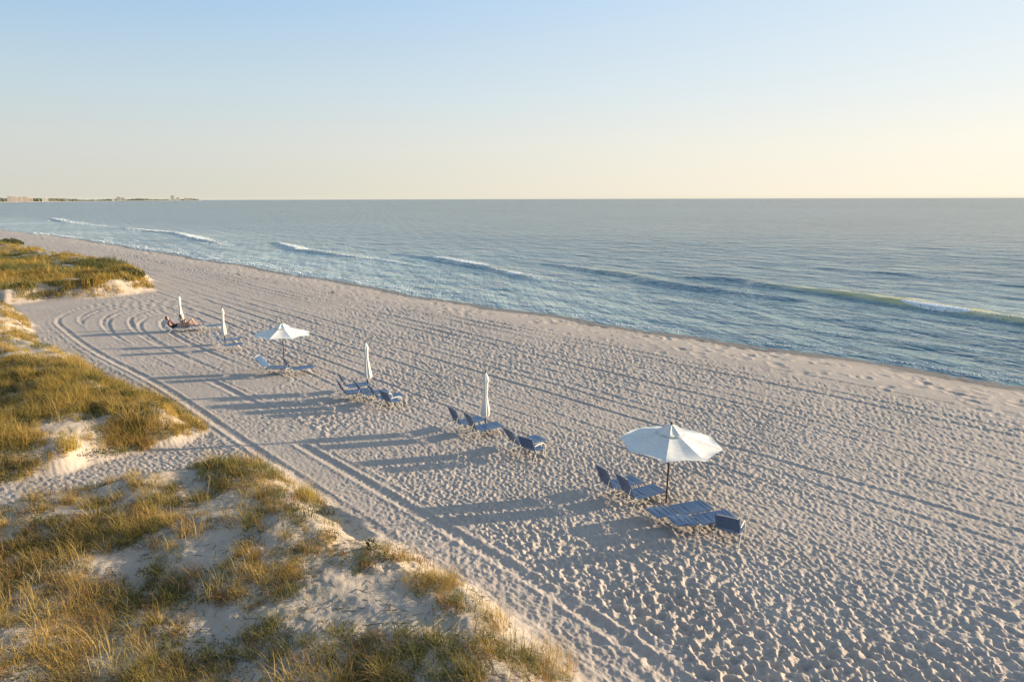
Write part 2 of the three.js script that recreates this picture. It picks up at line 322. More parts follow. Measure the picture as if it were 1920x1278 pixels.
{
  const cols = 960, R = Math.PI / 180, a0 = -57, a1 = 57, ps = [];
  for (let p = 19; p > 1.2; p -= 0.031) ps.push(p);
  for (let p = 1.2; p > 0.04; p -= 0.02) ps.push(p);
  ps.push(0.03, 0.022, 0.014, 0.0085);
  const rows = ps.length, n = (cols + 1) * rows, pos = new Float32Array(n * 3), col = new Float32Array(n * 3), uv = new Float32Array(n * 2), cc = new Float32Array(n);
  for (let j = 0, k = 0; j < rows; j++) {
    const r = 9 / Math.tan(R * ps[j]);
    for (let i = 0; i <= cols; i++, k++) {
      const a = R * lerp(a0, a1, i / cols), x = r * Math.sin(a), z = -r * Math.cos(a);
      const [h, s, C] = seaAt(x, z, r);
      cc[k] = C;
      pos[3 * k] = x; pos[3 * k + 1] = SEA + h; pos[3 * k + 2] = z; uv[2 * k] = x; uv[2 * k + 1] = z;
      // the water's own colour: clear blue-green, milky with sand in the surf; then yellow backlit crest glow painted on
      const m = 0.68 * smooth(68, 3, C) * (0.75 + 0.5 * vnoise(x * 0.05, z * 0.05, 130)), t = 1 + 0.10 * fbm(x * 0.012, z * 0.012, 131, 3);
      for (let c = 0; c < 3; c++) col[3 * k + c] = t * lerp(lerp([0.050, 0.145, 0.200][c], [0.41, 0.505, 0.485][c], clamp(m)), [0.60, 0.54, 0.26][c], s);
    }
  }
  const bands = [[], [], [], [], [], []], steps = [75, 120, 190, 330, 800]; // the wind roughens the water away from the shore
  for (let j = 0; j < rows - 1; j++) for (let i = 0; i < cols; i++) {
    const a = j * (cols + 1) + i, b = a + 1, c = a + cols + 1, d = c + 1;
    if (cc[a] < -3 && cc[b] < -3 && cc[c] < -3 && cc[d] < -3) continue;
    const x = pos[3 * a], z = pos[3 * a + 2], r = Math.hypot(x, z), w = (0.35 * r + 0.9 * Math.max(cc[a], 0)) * (1 + 0.3 * fbm(x * 5 / (r + 20), Math.log(r + 1) * 4, 132, 3) + 0.12 * (hash(i, j, 5) - 0.5));
    let k = 0; while (k < 5 && w > steps[k]) k++;
    bands[k].push(a, b, c, b, d, c);
  }
  const I = bands.flat();
  const g = new THREE.BufferGeometry();
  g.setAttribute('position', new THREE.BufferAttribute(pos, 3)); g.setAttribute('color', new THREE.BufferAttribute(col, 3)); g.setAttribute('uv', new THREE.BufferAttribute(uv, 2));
  g.setIndex(new THREE.BufferAttribute(new Uint32Array(I), 1)); g.computeVertexNormals();
  let start = 0;
  const mats = bands.map((b, k) => { g.addGroup(start, b.length, k); start += b.length; const m = seaMat.clone(), q = [1.4, 1.65, 1.95, 2.3, 2.8, 3.4][k]; m.normalScale.set(q, q); m.specularIntensity = [0.7, 0.68, 0.64, 0.58, 0.52, 0.5][k]; m.name = 'sea water'; return m; });
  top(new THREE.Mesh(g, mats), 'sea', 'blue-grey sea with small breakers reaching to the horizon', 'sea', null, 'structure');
  console.log('sea', I.length / 3);
}
{ // foam: heaps of white bubbles along the breaking stretches of the crests
  const lump = new THREE.IcosahedronGeometry(1, 1), foamMat = new THREE.MeshStandardMaterial({ color: lin(0.86, 0.86, 0.84), roughness: 0.7 });
  foamMat.name = 'foam';
  const spots = [];
  const spill = (pts, count, wide, size) => { // pts: crest polyline; wide: how far the foam trails towards the shore and behind
    for (let i = 0; i < count; i++) {
      const t = rnd() * (pts.length - 1), k = Math.floor(t), f = t - k, x = lerp(pts[k][0], pts[k + 1][0], f), z = lerp(pts[k][1], pts[k + 1][1], f), end = Math.sin(Math.PI * t / (pts.length - 1)) ** 0.5;
      const o = (rnd() ** 2) * wide * (rnd() < 0.65 ? -1 : 1.4) * end, px = x + 0.714 * o + rr(-0.1, 0.1), pz = z - 0.70 * o + rr(-0.1, 0.1);
      spots.push([px, pz, size * rr(0.35, 1) * (0.4 + 0.6 * end)]);
    }
  };
  spill([[37.2, -54.6], [36.0, -57.2], [34.8, -60.4]], 3000, 0.9, 0.10);
  spill([[41, -46.5], [38.9, -51.0], [36.6, -55.8], [33, -64]], 420, 0.7, 0.06);
  spill([[0.9, -83.6], [-0.6, -87.2]], 420, 0.8, 0.10);
  spill([[-3.4, -93.8], [-7.5, -101.2], [-12.5, -109]], 2300, 1.5, 0.12);
  spill([[14, -69.5], [4, -78.5], [-1, -88], [-3.6, -94.3]], 1100, 1.2, 0.07);
  spill([[-12, -94.5], [-21.7, -107.3], [-31, -118], [-38, -125.8]], 1300, 2.2, 0.075);
  spill([[-37, -124.6], [-43, -134], [-49.9, -146.9]], 1500, 1.8, 0.13);
  spill([[-58, -141], [-66, -152.5], [-72, -160.5]], 600, 2.6, 0.10);
  spill([[-68, -155.5], [-80, -172], [-95.5, -195.3]], 1500, 2.2, 0.16);
  spill([[-97, -197], [-113.5, -213.6], [-126, -226]], 700, 2.4, 0.17);
  spill([[-140, -243], [-178, -284], [-200, -308]], 500, 3, 0.16);
  spill([[-200, -308], [-229, -345]], 420, 3.5, 0.28);
  spill([[13.8, -84], [8.8, -93.5], [5, -99]], 380, 0.8, 0.06);
  spill([[27, -62], [22.2, -67.1], [17, -75]], 420, 1.4, 0.05);
  spill([[24, -56], [14, -63.5], [5, -71]], 420, 2.2, 0.045);
  const bits = [];
  for (let u = -10; u < 240; u += 0.022 + 0.0004 * u) { // lace along the edge of the swash
    if (vnoise(u * 0.22, 4, 140) < -0.35) continue;
    const C = (rnd() < 0.25 ? 1.6 : 0.2) + 0.5 * vnoise(u * 0.3, 1, 141) + rr(-0.14, 0.14), v = shoreV(u) + C + 0.35 * Math.sin(u * 0.21) + 0.22 * Math.sin(u * 0.53 + 1);
    const x = -0.70 * u + 0.714 * v, z = -0.714 * u - 0.70 * v;
    bits.push([x, z, rr(0.015, 0.05) * (1 + u / 120)]);
  }
  for (const [off, cut] of [[2.2, 0.05], [4.2, 0.25], [7, 0.3]]) for (let u = -8; u < 200; u += 0.03 + 0.0005 * u) {
    if (vnoise(u * 0.13, off, 142) < cut) continue;
    const v = shoreV(u) + off + 0.9 * vnoise(u * 0.12, off, 143) + rr(-0.1, 0.1) + 0.35 * Math.sin(u * 0.21) + 0.22 * Math.sin(u * 0.53 + 1);
    bits.push([-0.70 * u + 0.714 * v, -0.714 * u - 0.70 * v, rr(0.012, 0.04) * (1 + u / 120)]);
  }
  const all = [...spots, ...bits], im = new THREE.InstancedMesh(lump, foamMat, all.length), M = new THREE.Matrix4(), Q = new THREE.Quaternion(), E = new THREE.Euler();
  all.forEach(([x, z, s], i) => {
    const y = Math.max(SEA + seaAt(x, z, Math.hypot(x, z))[0], baseHeight(x, z));
    M.compose(V(x, y + s * 0.12, z), Q.setFromEuler(E.set(rr(-0.3, 0.3), rr(0, 6.28), rr(-0.3, 0.3))), V(s * rr(0.5, 1.3), s * rr(0.2, 0.42), s * rr(0.5, 1.3)));
    im.setMatrixAt(i, M);
  });
  top(im, 'sea_foam', 'white foam spilling from the breakers and edging the sand', 'foam', null, 'stuff');
}

// ---------------------------------------------------------------- umbrellas
const fabric = dataTexture(256, (u, v) => { const w = ((u * 128 | 0) + (v * 128 | 0)) & 1 ? 4 : -4, g = 228 + 14 * pnoise(u, v, 9, 21) + 6 * pnoise(u, v, 31, 22) + w; return [g, g, g - 4]; }, true);
const whiteCloth = new THREE.MeshPhysicalMaterial({ color: lin(0.86, 0.85, 0.83), map: fabric, roughness: 1, transmission: 0.1, thickness: 0, side: THREE.DoubleSide });
whiteCloth.name = 'white canvas';
const woodTex = dataTexture(256, (u, v) => { const g = 150 + 70 * pnoise(u, v * 0.06 + 0.01, 40, 23) + 30 * pnoise(u, v, 13, 24); return [g, g * 0.9, g * 0.8]; }, true);
const poleMat = new THREE.MeshStandardMaterial({ color: lin(0.10, 0.055, 0.035), map: woodTex, roughness: 0.5 }); poleMat.name = 'dark varnished wood';
const metalMat = new THREE.MeshStandardMaterial({ color: lin(0.35, 0.35, 0.36), roughness: 0.4, metalness: 0.8 }); metalMat.name = 'grey metal';
const strapWhite = new THREE.MeshStandardMaterial({ color: lin(0.7, 0.68, 0.64), roughness: 0.9 }); strapWhite.name = 'canvas strap';

function openCanopy(r0, r1, y0, y1, y2, n, drop) { // eight sagging panels between ribs
  const P = [], UV = [], I = [], rings = 7, per = 6;
  for (let k = 0; k < n; k++) for (let j = 0; j <= rings; j++) for (let i = 0; i <= per; i++) {
    const t = j / rings, r = lerp(r0, r1, t), a0 = (k / n) * Math.PI * 2, a1 = ((k + 1) / n) * Math.PI * 2, s = i / per;
    const x = r * lerp(Math.cos(a0), Math.cos(a1), s), z = r * lerp(Math.sin(a0), Math.sin(a1), s);
    let y = lerp(y0, y2, t) + (y1 - lerp(y0, y2, 0.5)) * 4 * t * (1 - t);
    y -= 0.045 * Math.sin(Math.PI * s) * Math.sin(Math.PI * Math.min(1, t * 0.9 + 0.1)) * (0.4 + t) - 0.01 * Math.sin(17 * s + 5 * k) * t;
    if (j === rings) y += 0.05 * Math.sin(Math.PI * s);
    P.push(x, y, z); UV.push(s * r, t * 1.5 + k);
    if (i < per && j < rings) { const q = (k * (rings + 1) + j) * (per + 1) + i; I.push(q, q + per + 1, q + 1, q + 1, q + per + 1, q + per + 2); }
  }
  if (drop) for (let k = 0; k < n; k++) { // short valance
    const b = P.length / 3;
    for (let i = 0; i <= per; i++) { const q = ((k * (rings + 1) + rings) * (per + 1) + i) * 3, f = 1.004; P.push(P[q], P[q + 1], P[q + 2], P[q] * f, P[q + 1] - drop, P[q + 2] * f); UV.push(i / per, 0, i / per, 0.1); if (i < per) I.push(b + 2 * i, b + 2 * i + 1, b + 2 * i + 2, b + 2 * i + 2, b + 2 * i + 1, b + 2 * i + 3); }
  }
  const g = new THREE.BufferGeometry();
  g.setAttribute('position', new THREE.Float32BufferAttribute(P, 3)); g.setAttribute('uv', new THREE.Float32BufferAttribute(UV, 2)); g.setIndex(I); g.computeVertexNormals();
  return g;
}
function openUmbrella(x, z, turn, label) {
  const o = new THREE.Group();
  o.position.set(x, groundHeight(x, z), z); o.rotation.set(0.012, turn, -0.02);
  part(o, 'pole', new THREE.CylinderGeometry(0.026, 0.028, 2.85, 12).translate(0, 1.125, 0), poleMat);
  const c = part(o, 'canopy', openCanopy(0.34, 1.50, 2.27, 2.08, 1.90, 8, 0), whiteCloth);
  part(c, 'vent_cap', openCanopy(0.03, 0.46, 2.50, 2.40, 2.23, 8, 0), whiteCloth);
  for (let k = 0; k < 8; k++) {
    const a = (k / 8) * Math.PI * 2, cx = Math.cos(a), cz = Math.sin(a);
    const rib = part(o, 'rib', tube([[0.05 * cx, 2.30, 0.05 * cz], [0.5 * cx, 2.165, 0.5 * cz], [1.0 * cx, 2.02, 1.0 * cz], [1.48 * cx, 1.885, 1.48 * cz]], 0.008, 8, 5), poleMat);
    part(rib, 'strut', bar([0.04 * cx, 1.72, 0.04 * cz], [0.72 * cx, 2.06, 0.72 * cz], 0.007, 5), poleMat);
  }
  part(o, 'hub', new THREE.CylinderGeometry(0.05, 0.05, 0.08, 10).translate(0, 1.72, 0), metalMat);
  part(o, 'finial', new THREE.LatheGeometry([[0, 2.60], [0.018, 2.58], [0.024, 2.55], [0.012, 2.525], [0.03, 2.505], [0.03, 2.49]].reverse().map((p) => new THREE.Vector2(...p)), 10), poleMat);
  return top(o, 'open_umbrella', label, 'umbrella', 'open white beach umbrellas');
}
function closedUmbrella(x, z, turn, tie, fat, seed, label) {
  const o = new THREE.Group();
  o.position.set(x, groundHeight(x, z), z); o.rotation.set(rr(-0.015, 0.015), turn, rr(-0.02, 0.02));
  part(o, 'pole', new THREE.CylinderGeometry(0.026, 0.028, 2.7, 12).translate(0, 1.05, 0), poleMat);
  const prof = table([[0, 0.02], [0.03, 0.05], [0.12, 0.115], [0.19, 0.135], [0.23, 0.10], [0.4, 0.085], [tie, 0.065], [tie + 0.12, 0.10], [0.86, 0.155], [0.95, 0.165], [1, 0.13]]);
  const P = [], UV = [], I = [], nr = 34, ns = 48;
  for (let j = 0; j <= nr; j++) for (let i = 0; i <= ns; i++) {
    const t = j / nr, a = (i / ns) * Math.PI * 2, folds = Math.abs(Math.sin(4 * a + 1.1 * t + seed)), side = 1 + 0.16 * Math.sin(a + seed * 2 + 2.5 * t);
    const r = prof(t) * fat * (0.62 + 0.5 * folds * (0.5 + 0.5 * t)) * side;
    P.push(r * Math.cos(a), 2.40 - t * 1.74 - (t > 0.97 ? 0.06 * Math.sin(4 * a + seed) : 0), r * Math.sin(a)); UV.push(i / ns, t * 3);
    if (i < ns && j < nr) { const q = j * (ns + 1) + i; I.push(q, q + 1, q + ns + 1, q + 1, q + ns + 2, q + ns + 1); }
  }
  const g = new THREE.BufferGeometry();
  g.setAttribute('position', new THREE.Float32BufferAttribute(P, 3)); g.setAttribute('uv', new THREE.Float32BufferAttribute(UV, 2)); g.setIndex(I); g.computeVertexNormals();
  const c = part(o, 'canopy', g, whiteCloth);
  part(c, 'tie_strap', new THREE.TorusGeometry(0.072 * fat, 0.014, 6, 20).rotateX(Math.PI / 2).translate(0, 2.40 - tie * 1.74, 0), strapWhite);
  part(o, 'finial', new THREE.LatheGeometry([[0, 2.52], [0.018, 2.50], [0.024, 2.47], [0.012, 2.445], [0.03, 2.42], [0.03, 2.39]].reverse().map((p) => new THREE.Vector2(...p)), 10), poleMat);
  return top(o, 'closed_umbrella', label, 'umbrella', 'furled white beach umbrellas');
}
openUmbrella(4.65, -19.22, -0.31, 'nearest and largest open white umbrella on a dark pole, between the front loungers');
openUmbrella(-12.39, -36.05, 0.63, 'farther and smaller open white umbrella, among the furled ones');
closedUmbrella(-1.07, -25.76, 0.3, 0.55, 1.05, 0.4, 'furled white umbrella nearest the camera, bunched narrow in its middle');
closedUmbrella(-6.91, -31.58, 1.2, 0.42, 1.08, 2.1, 'smooth furled white umbrella above the row of five seats');
closedUmbrella(-18.21, -42.38, 2.0, 0.5, 1.0, 3.3, 'furled white umbrella just left of the farther open umbrella');
closedUmbrella(-23.53, -47.92, 0.8, 0.5, 1.0, 4.7, 'farthest furled white umbrella, above the two sunbathers');

// ---------------------------------------------------------------- loungers and chairs
const frameMat = new THREE.MeshStandardMaterial({ color: lin(0.66, 0.62, 0.54), roughness: 0.4 }); frameMat.name = 'cream enamelled tube';
const navy = new THREE.MeshPhysicalMaterial({ color: lin(0.046, 0.103, 0.220), roughness: 0.40, clearcoat: 0.3, clearcoatRoughness: 0.3 }); navy.name = 'navy vinyl strap';
function straps(from, to, width, count, thick = 0.034) { // from/to: [x, y] of the first and last strap along the rails
  const L = Math.hypot(to[0] - from[0], to[1] - from[1]), ang = Math.atan2(to[1] - from[1], to[0] - from[0]), pitch = L / count, out = [];
  for (let i = 0; i < count; i++) {
    const t = (i + 0.5) / count, b = new THREE.BoxGeometry(pitch * 0.84, thick, width, 1, 1, 4), p = b.attributes.position;
    for (let k = 0; k < p.count; k++) p.setY(k, p.getY(k) - 0.02 * (1 - (p.getZ(k) / (width / 2)) ** 2) * (0.7 + 0.6 * hash(i, count, 3)));
    b.rotateZ(ang).translate(lerp(from[0], to[0], t), lerp(from[1], to[1], t), 0);
    out.push(b);
  }
  const g = mergeGeometries(out); g.computeVertexNormals();
  return g;
}
function lounger(x, z, deg, backDeg, label, sink = 0.03) {
  const o = new THREE.Group(), w = 0.3, s = 0.37, a = backDeg * Math.PI / 180, bx = -Math.cos(a), by = Math.sin(a), L = 0.76, r = 0.0135;
  o.position.set(x, levelAt(x, z) - sink, z); o.rotation.y = deg * Math.PI / 180;
  part(o, 'seat_frame', mergeGeometries([tube([[-0.06, s, -w], [0.6, s, -w], [1.12, s, -w], [1.2, s - 0.005, -w + 0.08], [1.2, s - 0.005, w - 0.08], [1.12, s, w], [0.6, s, w], [-0.06, s, w]], r, 36, 7), bar([0.02, s - 0.02, -w], [0.02, s - 0.02, w], r * 0.8), bar([0.62, s - 0.03, -w], [0.62, s - 0.03, w], r * 0.8)]), frameMat);
  part(o, 'seat', straps([0.05, s + 0.004], [1.16, s + 0.004], 2 * w + 0.036, 18), navy);
  const back = part(o, 'backrest', straps([bx * 0.05, s + 0.01 + by * 0.05], [bx * (L - 0.03), s + 0.01 + by * (L - 0.03)], 2 * w + 0.012, 12), navy);
  const e = w - 0.012, q = (t, zz) => [bx * t, s + 0.01 + by * t, zz];
  part(back, 'back_frame', tube([q(0, -e), q(0.4, -e), q(L - 0.06, -e), q(L, -e + 0.08), q(L, e - 0.08), q(L - 0.06, e), q(0.4, e), q(0, e)], r, 32, 7), frameMat);
  if (backDeg > 15) part(back, 'prop', mergeGeometries([bar(q(0.42, -e), [-0.30 * Math.cos(a) - 0.22, s - 0.02, -w], r * 0.75), bar(q(0.42, e), [-0.30 * Math.cos(a) - 0.22, s - 0.02, w], r * 0.75), bar([-0.30 * Math.cos(a) - 0.22, s - 0.02, -w], [-0.30 * Math.cos(a) - 0.22, s - 0.02, w], r * 0.75), bar([0, s, -w], [-0.30 * Math.cos(a) - 0.22, s - 0.02, -w], r * 0.8), bar([0, s, w], [-0.30 * Math.cos(a) - 0.22, s - 0.02, w], r * 0.8)]), frameMat);
  for (const zz of [-w, w]) { part(o, 'leg', tube([[0.10, s, zz], [-0.05, s * 0.55, zz], [-0.20, 0, zz]], r, 6, 7), frameMat); part(o, 'leg', tube([[0.82, s, zz], [0.94, s * 0.5, zz], [1.04, 0, zz]], r, 6, 7), frameMat); }
  for (const fx of [-0.20, 1.04]) part(o, 'foot_bar', bar([fx, 0.02, -w], [fx, 0.02, w], r), frameMat);
  return top(o, 'sun_lounger', label, 'lounger', 'navy strap loungers under the umbrellas');
}
function chair(x, z, deg, label, sink = 0.03) {
  const o = new THREE.Group(), w = 0.3, s = 0.40, r = 0.014;
  o.position.set(x, levelAt(x, z) - sink, z); o.rotation.y = deg * Math.PI / 180;
  const b0 = [-0.02, s], b1 = [-0.24, s + 0.52];
  part(o, 'seat', straps([0.02, s + 0.005], [0.48, s + 0.01], 2 * w + 0.034, 8), navy);
  part(o, 'seat_frame', tube([[-0.02, s, -w], [0.42, s + 0.01, -w], [0.5, s + 0.01, -w + 0.07], [0.5, s + 0.01, w - 0.07], [0.42, s + 0.01, w], [-0.02, s, w]], r, 28, 7), frameMat);
  const back = part(o, 'backrest', straps([-0.05, s + 0.06], [-0.235, s + 0.51], 2 * w + 0.034, 8), navy);
  part(back, 'back_frame', tube([[...b0, -w], [-0.12, s + 0.24, -w], [-0.22, s + 0.48, -w], [...b1, -w + 0.07], [...b1, w - 0.07], [-0.22, s + 0.48, w], [-0.12, s + 0.24, w], [...b0, w]], r, 32, 7), frameMat);
  for (const zz of [-w - 0.03, w + 0.03]) {
    part(o, 'armrest', tube([[-0.11, s + 0.22, zz], [0.1, s + 0.235, zz], [0.34, s + 0.225, zz], [0.44, s + 0.17, zz], [0.47, s + 0.02, zz]], r * 1.25, 14, 7), frameMat);
    part(o, 'leg', tube([[0.47, s + 0.02, zz], [0.49, s * 0.5, zz], [0.52, 0, zz]], r, 6, 7), frameMat);
    part(o, 'leg', tube([[0.02, s, zz], [-0.14, s * 0.5, zz], [-0.26, 0, zz]], r, 6, 7), frameMat);
  }
  part(o, 'foot_bar', bar([-0.26, 0.03, -w], [-0.26, 0.03, w], r), frameMat);
  return top(o, 'beach_chair', label, 'chair', 'navy strap armchairs at the ends of the rows');
}
function levelAt(x, z) { return baseHeight(x, z) + 0.0; }
const wedge = 58;
lounger(2.96, -19.67, 30, 66, 'leftmost lounger at the nearest open umbrella, navy back raised');
lounger(3.50, -19.00, 28, 64, 'lounger with raised navy back and its foot against the front umbrella pole');
lounger(4.56, -17.98, 19, 3, 'navy lounger lying fully flat, directly in front of the nearest umbrella pole');
lounger(5.04, -17.40, 15, 4, 'navy lounger lying flat, nearest the camera beside the rightmost chair');
chair(5.72, -16.68, 60, 'rightmost chair, dark navy back turned to the camera beside the flat loungers');
lounger(-2.13, -25.72, 36, 66, 'leftmost lounger at the nearest furled umbrella, back raised');
lounger(-1.45, -25.02, 32, 64, 'lounger with raised back just left of the nearest furled umbrella pole');
lounger(0.13, -23.42, 35, wedge, 'lounger with raised back right of the nearest furled umbrella, behind the navy armchair');
chair(0.60, -22.75, 50, 'navy armchair at the right end of the row by the nearest furled umbrella');
lounger(-7.87, -31.15, 30, 66, 'rearmost lounger of the row of five, leftmost, half hidden by its neighbour');
lounger(-7.68, -30.06, 28, 66, 'second lounger from the left in the row of five, overlapping the rearmost');
lounger(-6.79, -29.88, 30, 62, 'middle lounger in the row of five, straight below the smooth furled umbrella');
lounger(-5.98, -29.19, 32, 60, 'fourth seat from the left in the row of five, a lounger beside the armchair');
chair(-5.40, -28.61, 48, 'navy armchair at the right end of the row of five seats');
lounger(-12.94, -34.97, -6, 50, 'reclined lounger left of the farther open umbrella, back seen at a slant');
lounger(-11.52, -34.49, 33, 62, 'lounger directly under the farther open umbrella, beside its pole');
lounger(-17.58, -40.53, 34, 62, 'lone clear lounger left of the farther open umbrella, seat pointing right');
lounger(-18.38, -42.14, 24, 60, 'lounger mostly hidden behind the lone one, by the furled umbrella');
lounger(-23.60, -46.41, 24, 58, 'lounger under the left sunbather below the farthest umbrella');
lounger(-22.92, -47.01, 26, 58, 'lounger under the right sunbather with the bent knee');
lounger(-21.49, -46.99, 36, 62, 'empty lounger right of the two sunbathers, its back a dark slanting line');

// ---------------------------------------------------------------- people
const skin = new THREE.MeshPhysicalMaterial({ color: lin(0.50, 0.29, 0.20), roughness: 0.6 }); skin.name = 'skin';
const darkHair = new THREE.MeshStandardMaterial({ color: lin(0.035, 0.02, 0.015), roughness: 0.6 }); darkHair.name = 'dark hair';
const maroon = new THREE.MeshStandardMaterial({ color: lin(0.09, 0.03, 0.035), roughness: 0.9 }); maroon.name = 'maroon cloth';
const black = new THREE.MeshStandardMaterial({ color: lin(0.015, 0.015, 0.018), roughness: 0.8 }); black.name = 'black swimwear';
function capsule(p, a, b, ra, rb) {
  const bx = b[0] - a[0], by = b[1] - a[1], bz = b[2] - a[2], px = p[0] - a[0], py = p[1] - a[1], pz = p[2] - a[2], h = clamp((px * bx + py * by + pz * bz) / (bx * bx + by * by + bz * bz + 1e-9));
  return Math.hypot(px - bx * h, py - by * h, pz - bz * h) - lerp(ra, rb, h);
}
const smin = (a, b, k) => { const h = clamp(0.5 + 0.5 * (b - a) / k); return lerp(b, a, h) - k * h * (1 - h); };
function meshField(f, centre, half, res) {
  const mc = new MarchingCubes(res, skin, false, false, 60000);
  mc.isolation = 0;
  const p = [0, 0, 0], hs = res / 2;
  for (let k = 0; k < res; k++) for (let j = 0; j < res; j++) for (let i = 0; i < res; i++) {
    p[0] = centre[0] + ((i - hs) / hs) * half; p[1] = centre[1] + ((j - hs) / hs) * half; p[2] = centre[2] + ((k - hs) / hs) * half;
    mc.field[k * res * res + j * res + i] = -f(p);
  }
  mc.update();
  const g = new THREE.BufferGeometry(), n = mc.count ?? mc.geometry.drawRange.count;
  g.setAttribute('position', new THREE.BufferAttribute(mc.positionArray.slice(0, n * 3), 3));
  g.setAttribute('normal', new THREE.BufferAttribute(mc.normalArray.slice(0, n * 3), 3));
  return g.scale(half, half, half).translate(...centre);
}
const mixP = (a, b, t) => a.map((v, i) => lerp(v, b[i], t));
const add = (a, b, k = 1) => a.map((v, i) => v + b[i] * k);
function handBones(wrist, dir, palmN, side) { // palm and five fingers, slightly curled
  const B = [], across = [dir[1] * palmN[2] - dir[2] * palmN[1], dir[2] * palmN[0] - dir[0] * palmN[2], dir[0] * palmN[1] - dir[1] * palmN[0]];
  for (let f = 0; f < 4; f++) {
    const o = (f - 1.5) * 0.021, base = add(add(wrist, dir, 0.085), across, o * side), len = [0.072, 0.082, 0.077, 0.06][f];
    B.push([add(wrist, across, o * 0.6 * side), base, 0.017, 0.012]);
    const k1 = add(add(base, dir, len * 0.5), palmN, -0.008), k2 = add(add(k1, dir, len * 0.38), palmN, -0.028);
    B.push([base, k1, 0.010, 0.009], [k1, k2, 0.009, 0.0075]);
  }
  const t0 = add(add(wrist, dir, 0.02), across, -0.025 * side), t1 = add(add(t0, dir, 0.035), across, -0.03 * side), t2 = add(add(t1, dir, 0.03), across, -0.008 * side);
  B.push([t0, t1, 0.015, 0.011], [t1, t2, 0.011, 0.009]);
  return B;
}
function person(x, z, deg, pose, label) {
  const o = new THREE.Group();
  o.position.set(x, levelAt(x, z) - 0.03, z); o.rotation.y = deg * Math.PI / 180;
  const a = 58 * Math.PI / 180, bx = -Math.cos(a), by = Math.sin(a), pel = [0.13, 0.50, 0];
  const up = (t, f = 0, zz = 0) => [pel[0] + bx * t + by * f, pel[1] + by * t - bx * f, zz]; // along the back, f: away from the backrest
  const chest = up(0.34, 0.02), neck = up(0.50, 0.02), chin = up(0.57, 0.05), head = up(0.66, 0.06);
  const bones = [
    [add(pel, [0, 0, -0.07]), add(pel, [0, 0, 0.07]), 0.105, 0.105], [pel, up(0.18, 0.01), 0.115, 0.105], [up(0.18, 0.01), chest, 0.105, 0.12],
    [up(0.36, 0.02, -0.09), up(0.36, 0.02, 0.09), 0.095, 0.095], [up(0.45, 0.01, -0.15), up(0.45, 0.01, 0.15), 0.055, 0.055], [chest, neck, 0.09, 0.055], [neck, head, 0.052, 0.055],
  ];
  const hands = [];
  for (const s of [-1, 1]) {
    const hip = add(pel, [0.02, 0, s * 0.09]), L = pose.legs[s < 0 ? 0 : 1], knee = [L[0], L[1], s * 0.10], ank = [L[2], L[3], s * 0.095], toe = add(ank, [0.13, L[4] ?? 0.10, 0]);
    bones.push([hip, knee, 0.085, 0.056], [knee, mixP(knee, ank, 0.35), 0.054, 0.056], [mixP(knee, ank, 0.35), ank, 0.056, 0.037], [add(ank, [-0.03, -0.02, 0]), toe, 0.038, 0.025]);
    const sh = up(0.45, 0.02, s * 0.19), A = pose.arms[s < 0 ? 0 : 1], el = [A[0], A[1], s * A[2]], wr = [A[3], A[4], s * A[5]];
    bones.push([sh, el, 0.05, 0.038], [el, wr, 0.038, 0.026]);
    const d = add(wr, el, -1), m = Math.hypot(...d), dir = d.map((v) => v / m), nn = Math.abs(dir[1]) > 0.9 ? [1, 0, 0] : [-dir[0] * dir[1], 1 - dir[1] * dir[1], -dir[2] * dir[1]], nl = Math.hypot(...nn);
    hands.push([wr, dir, handBones(wr, dir, nn.map((v) => v / nl), s)]);
  }
  const body = (p) => { let d = 1e3; for (const b of bones) d = smin(d, capsule(p, ...b), 0.03); return d; };
  const fwd = [by, -bx, 0], upv = [bx, by, 0]; // the face looks away from the backrest and a little up
  const F = (f, u, zz) => add(add(head, fwd, f), upv, u).map((v, i) => v + (i === 2 ? zz : 0));
  const headF = (p) => {
    let d = capsule(p, F(-0.015, 0.045, 0), F(0.005, -0.03, 0), 0.088, 0.072);
    d = smin(d, capsule(p, F(0.045, -0.075, 0), F(0.03, -0.05, 0), 0.038, 0.05), 0.03);
    d = smin(d, capsule(p, F(0.085, 0.015, 0), F(0.105, -0.022, 0), 0.009, 0.014), 0.012);
    for (const s of [-1, 1]) { d = smin(d, capsule(p, F(-0.005, 0.015, s * 0.082), F(-0.01, -0.02, s * 0.08), 0.018, 0.012), 0.008); d = -smin(-d, capsule(p, F(0.092, 0.018, s * 0.032), F(0.092, 0.018, s * 0.036), 0.012, 0.012), 0.01); }
    d = smin(d, capsule(p, F(0.078, -0.05, -0.018), F(0.078, -0.05, 0.018), 0.009, 0.009), 0.006);
    return smin(d, capsule(p, neck, F(-0.02, -0.05, 0), 0.05, 0.05), 0.03);
  };
  const geos = [meshField(body, [0.35, 0.62, 0], 1.0, 128), meshField(headF, head, 0.17, 72)];
  for (const [wr, dir, B] of hands) geos.push(meshField((p) => { let d = capsule(p, add(wr, dir, -0.03), add(wr, dir, 0.02), 0.027, 0.024); for (const b of B) d = smin(d, capsule(p, ...b), 0.008); return d; }, add(wr, dir, 0.08), 0.15, 64));
  const bm = part(o, 'body', mergeGeometries(geos), skin);
  const cap = (p) => Math.max(smin(capsule(p, F(-0.02, 0.05, 0), F(-0.03, 0.0, 0), 0.099, 0.092), capsule(p, F(-0.07, -0.02, 0), F(-0.06, -0.15, 0), 0.06, 0.045), 0.03), (p[0] - head[0]) * fwd[0] + (p[1] - head[1]) * fwd[1] - 0.055 + 0.5 * Math.max(0, -((p[0] - head[0]) * upv[0] + (p[1] - head[1]) * upv[1]) + 0.03));
  part(o, 'hair', meshField(cap, head, 0.26, 72), darkHair);
  const along = (p) => (p[0] - pel[0]) * bx + (p[1] - pel[1]) * by;
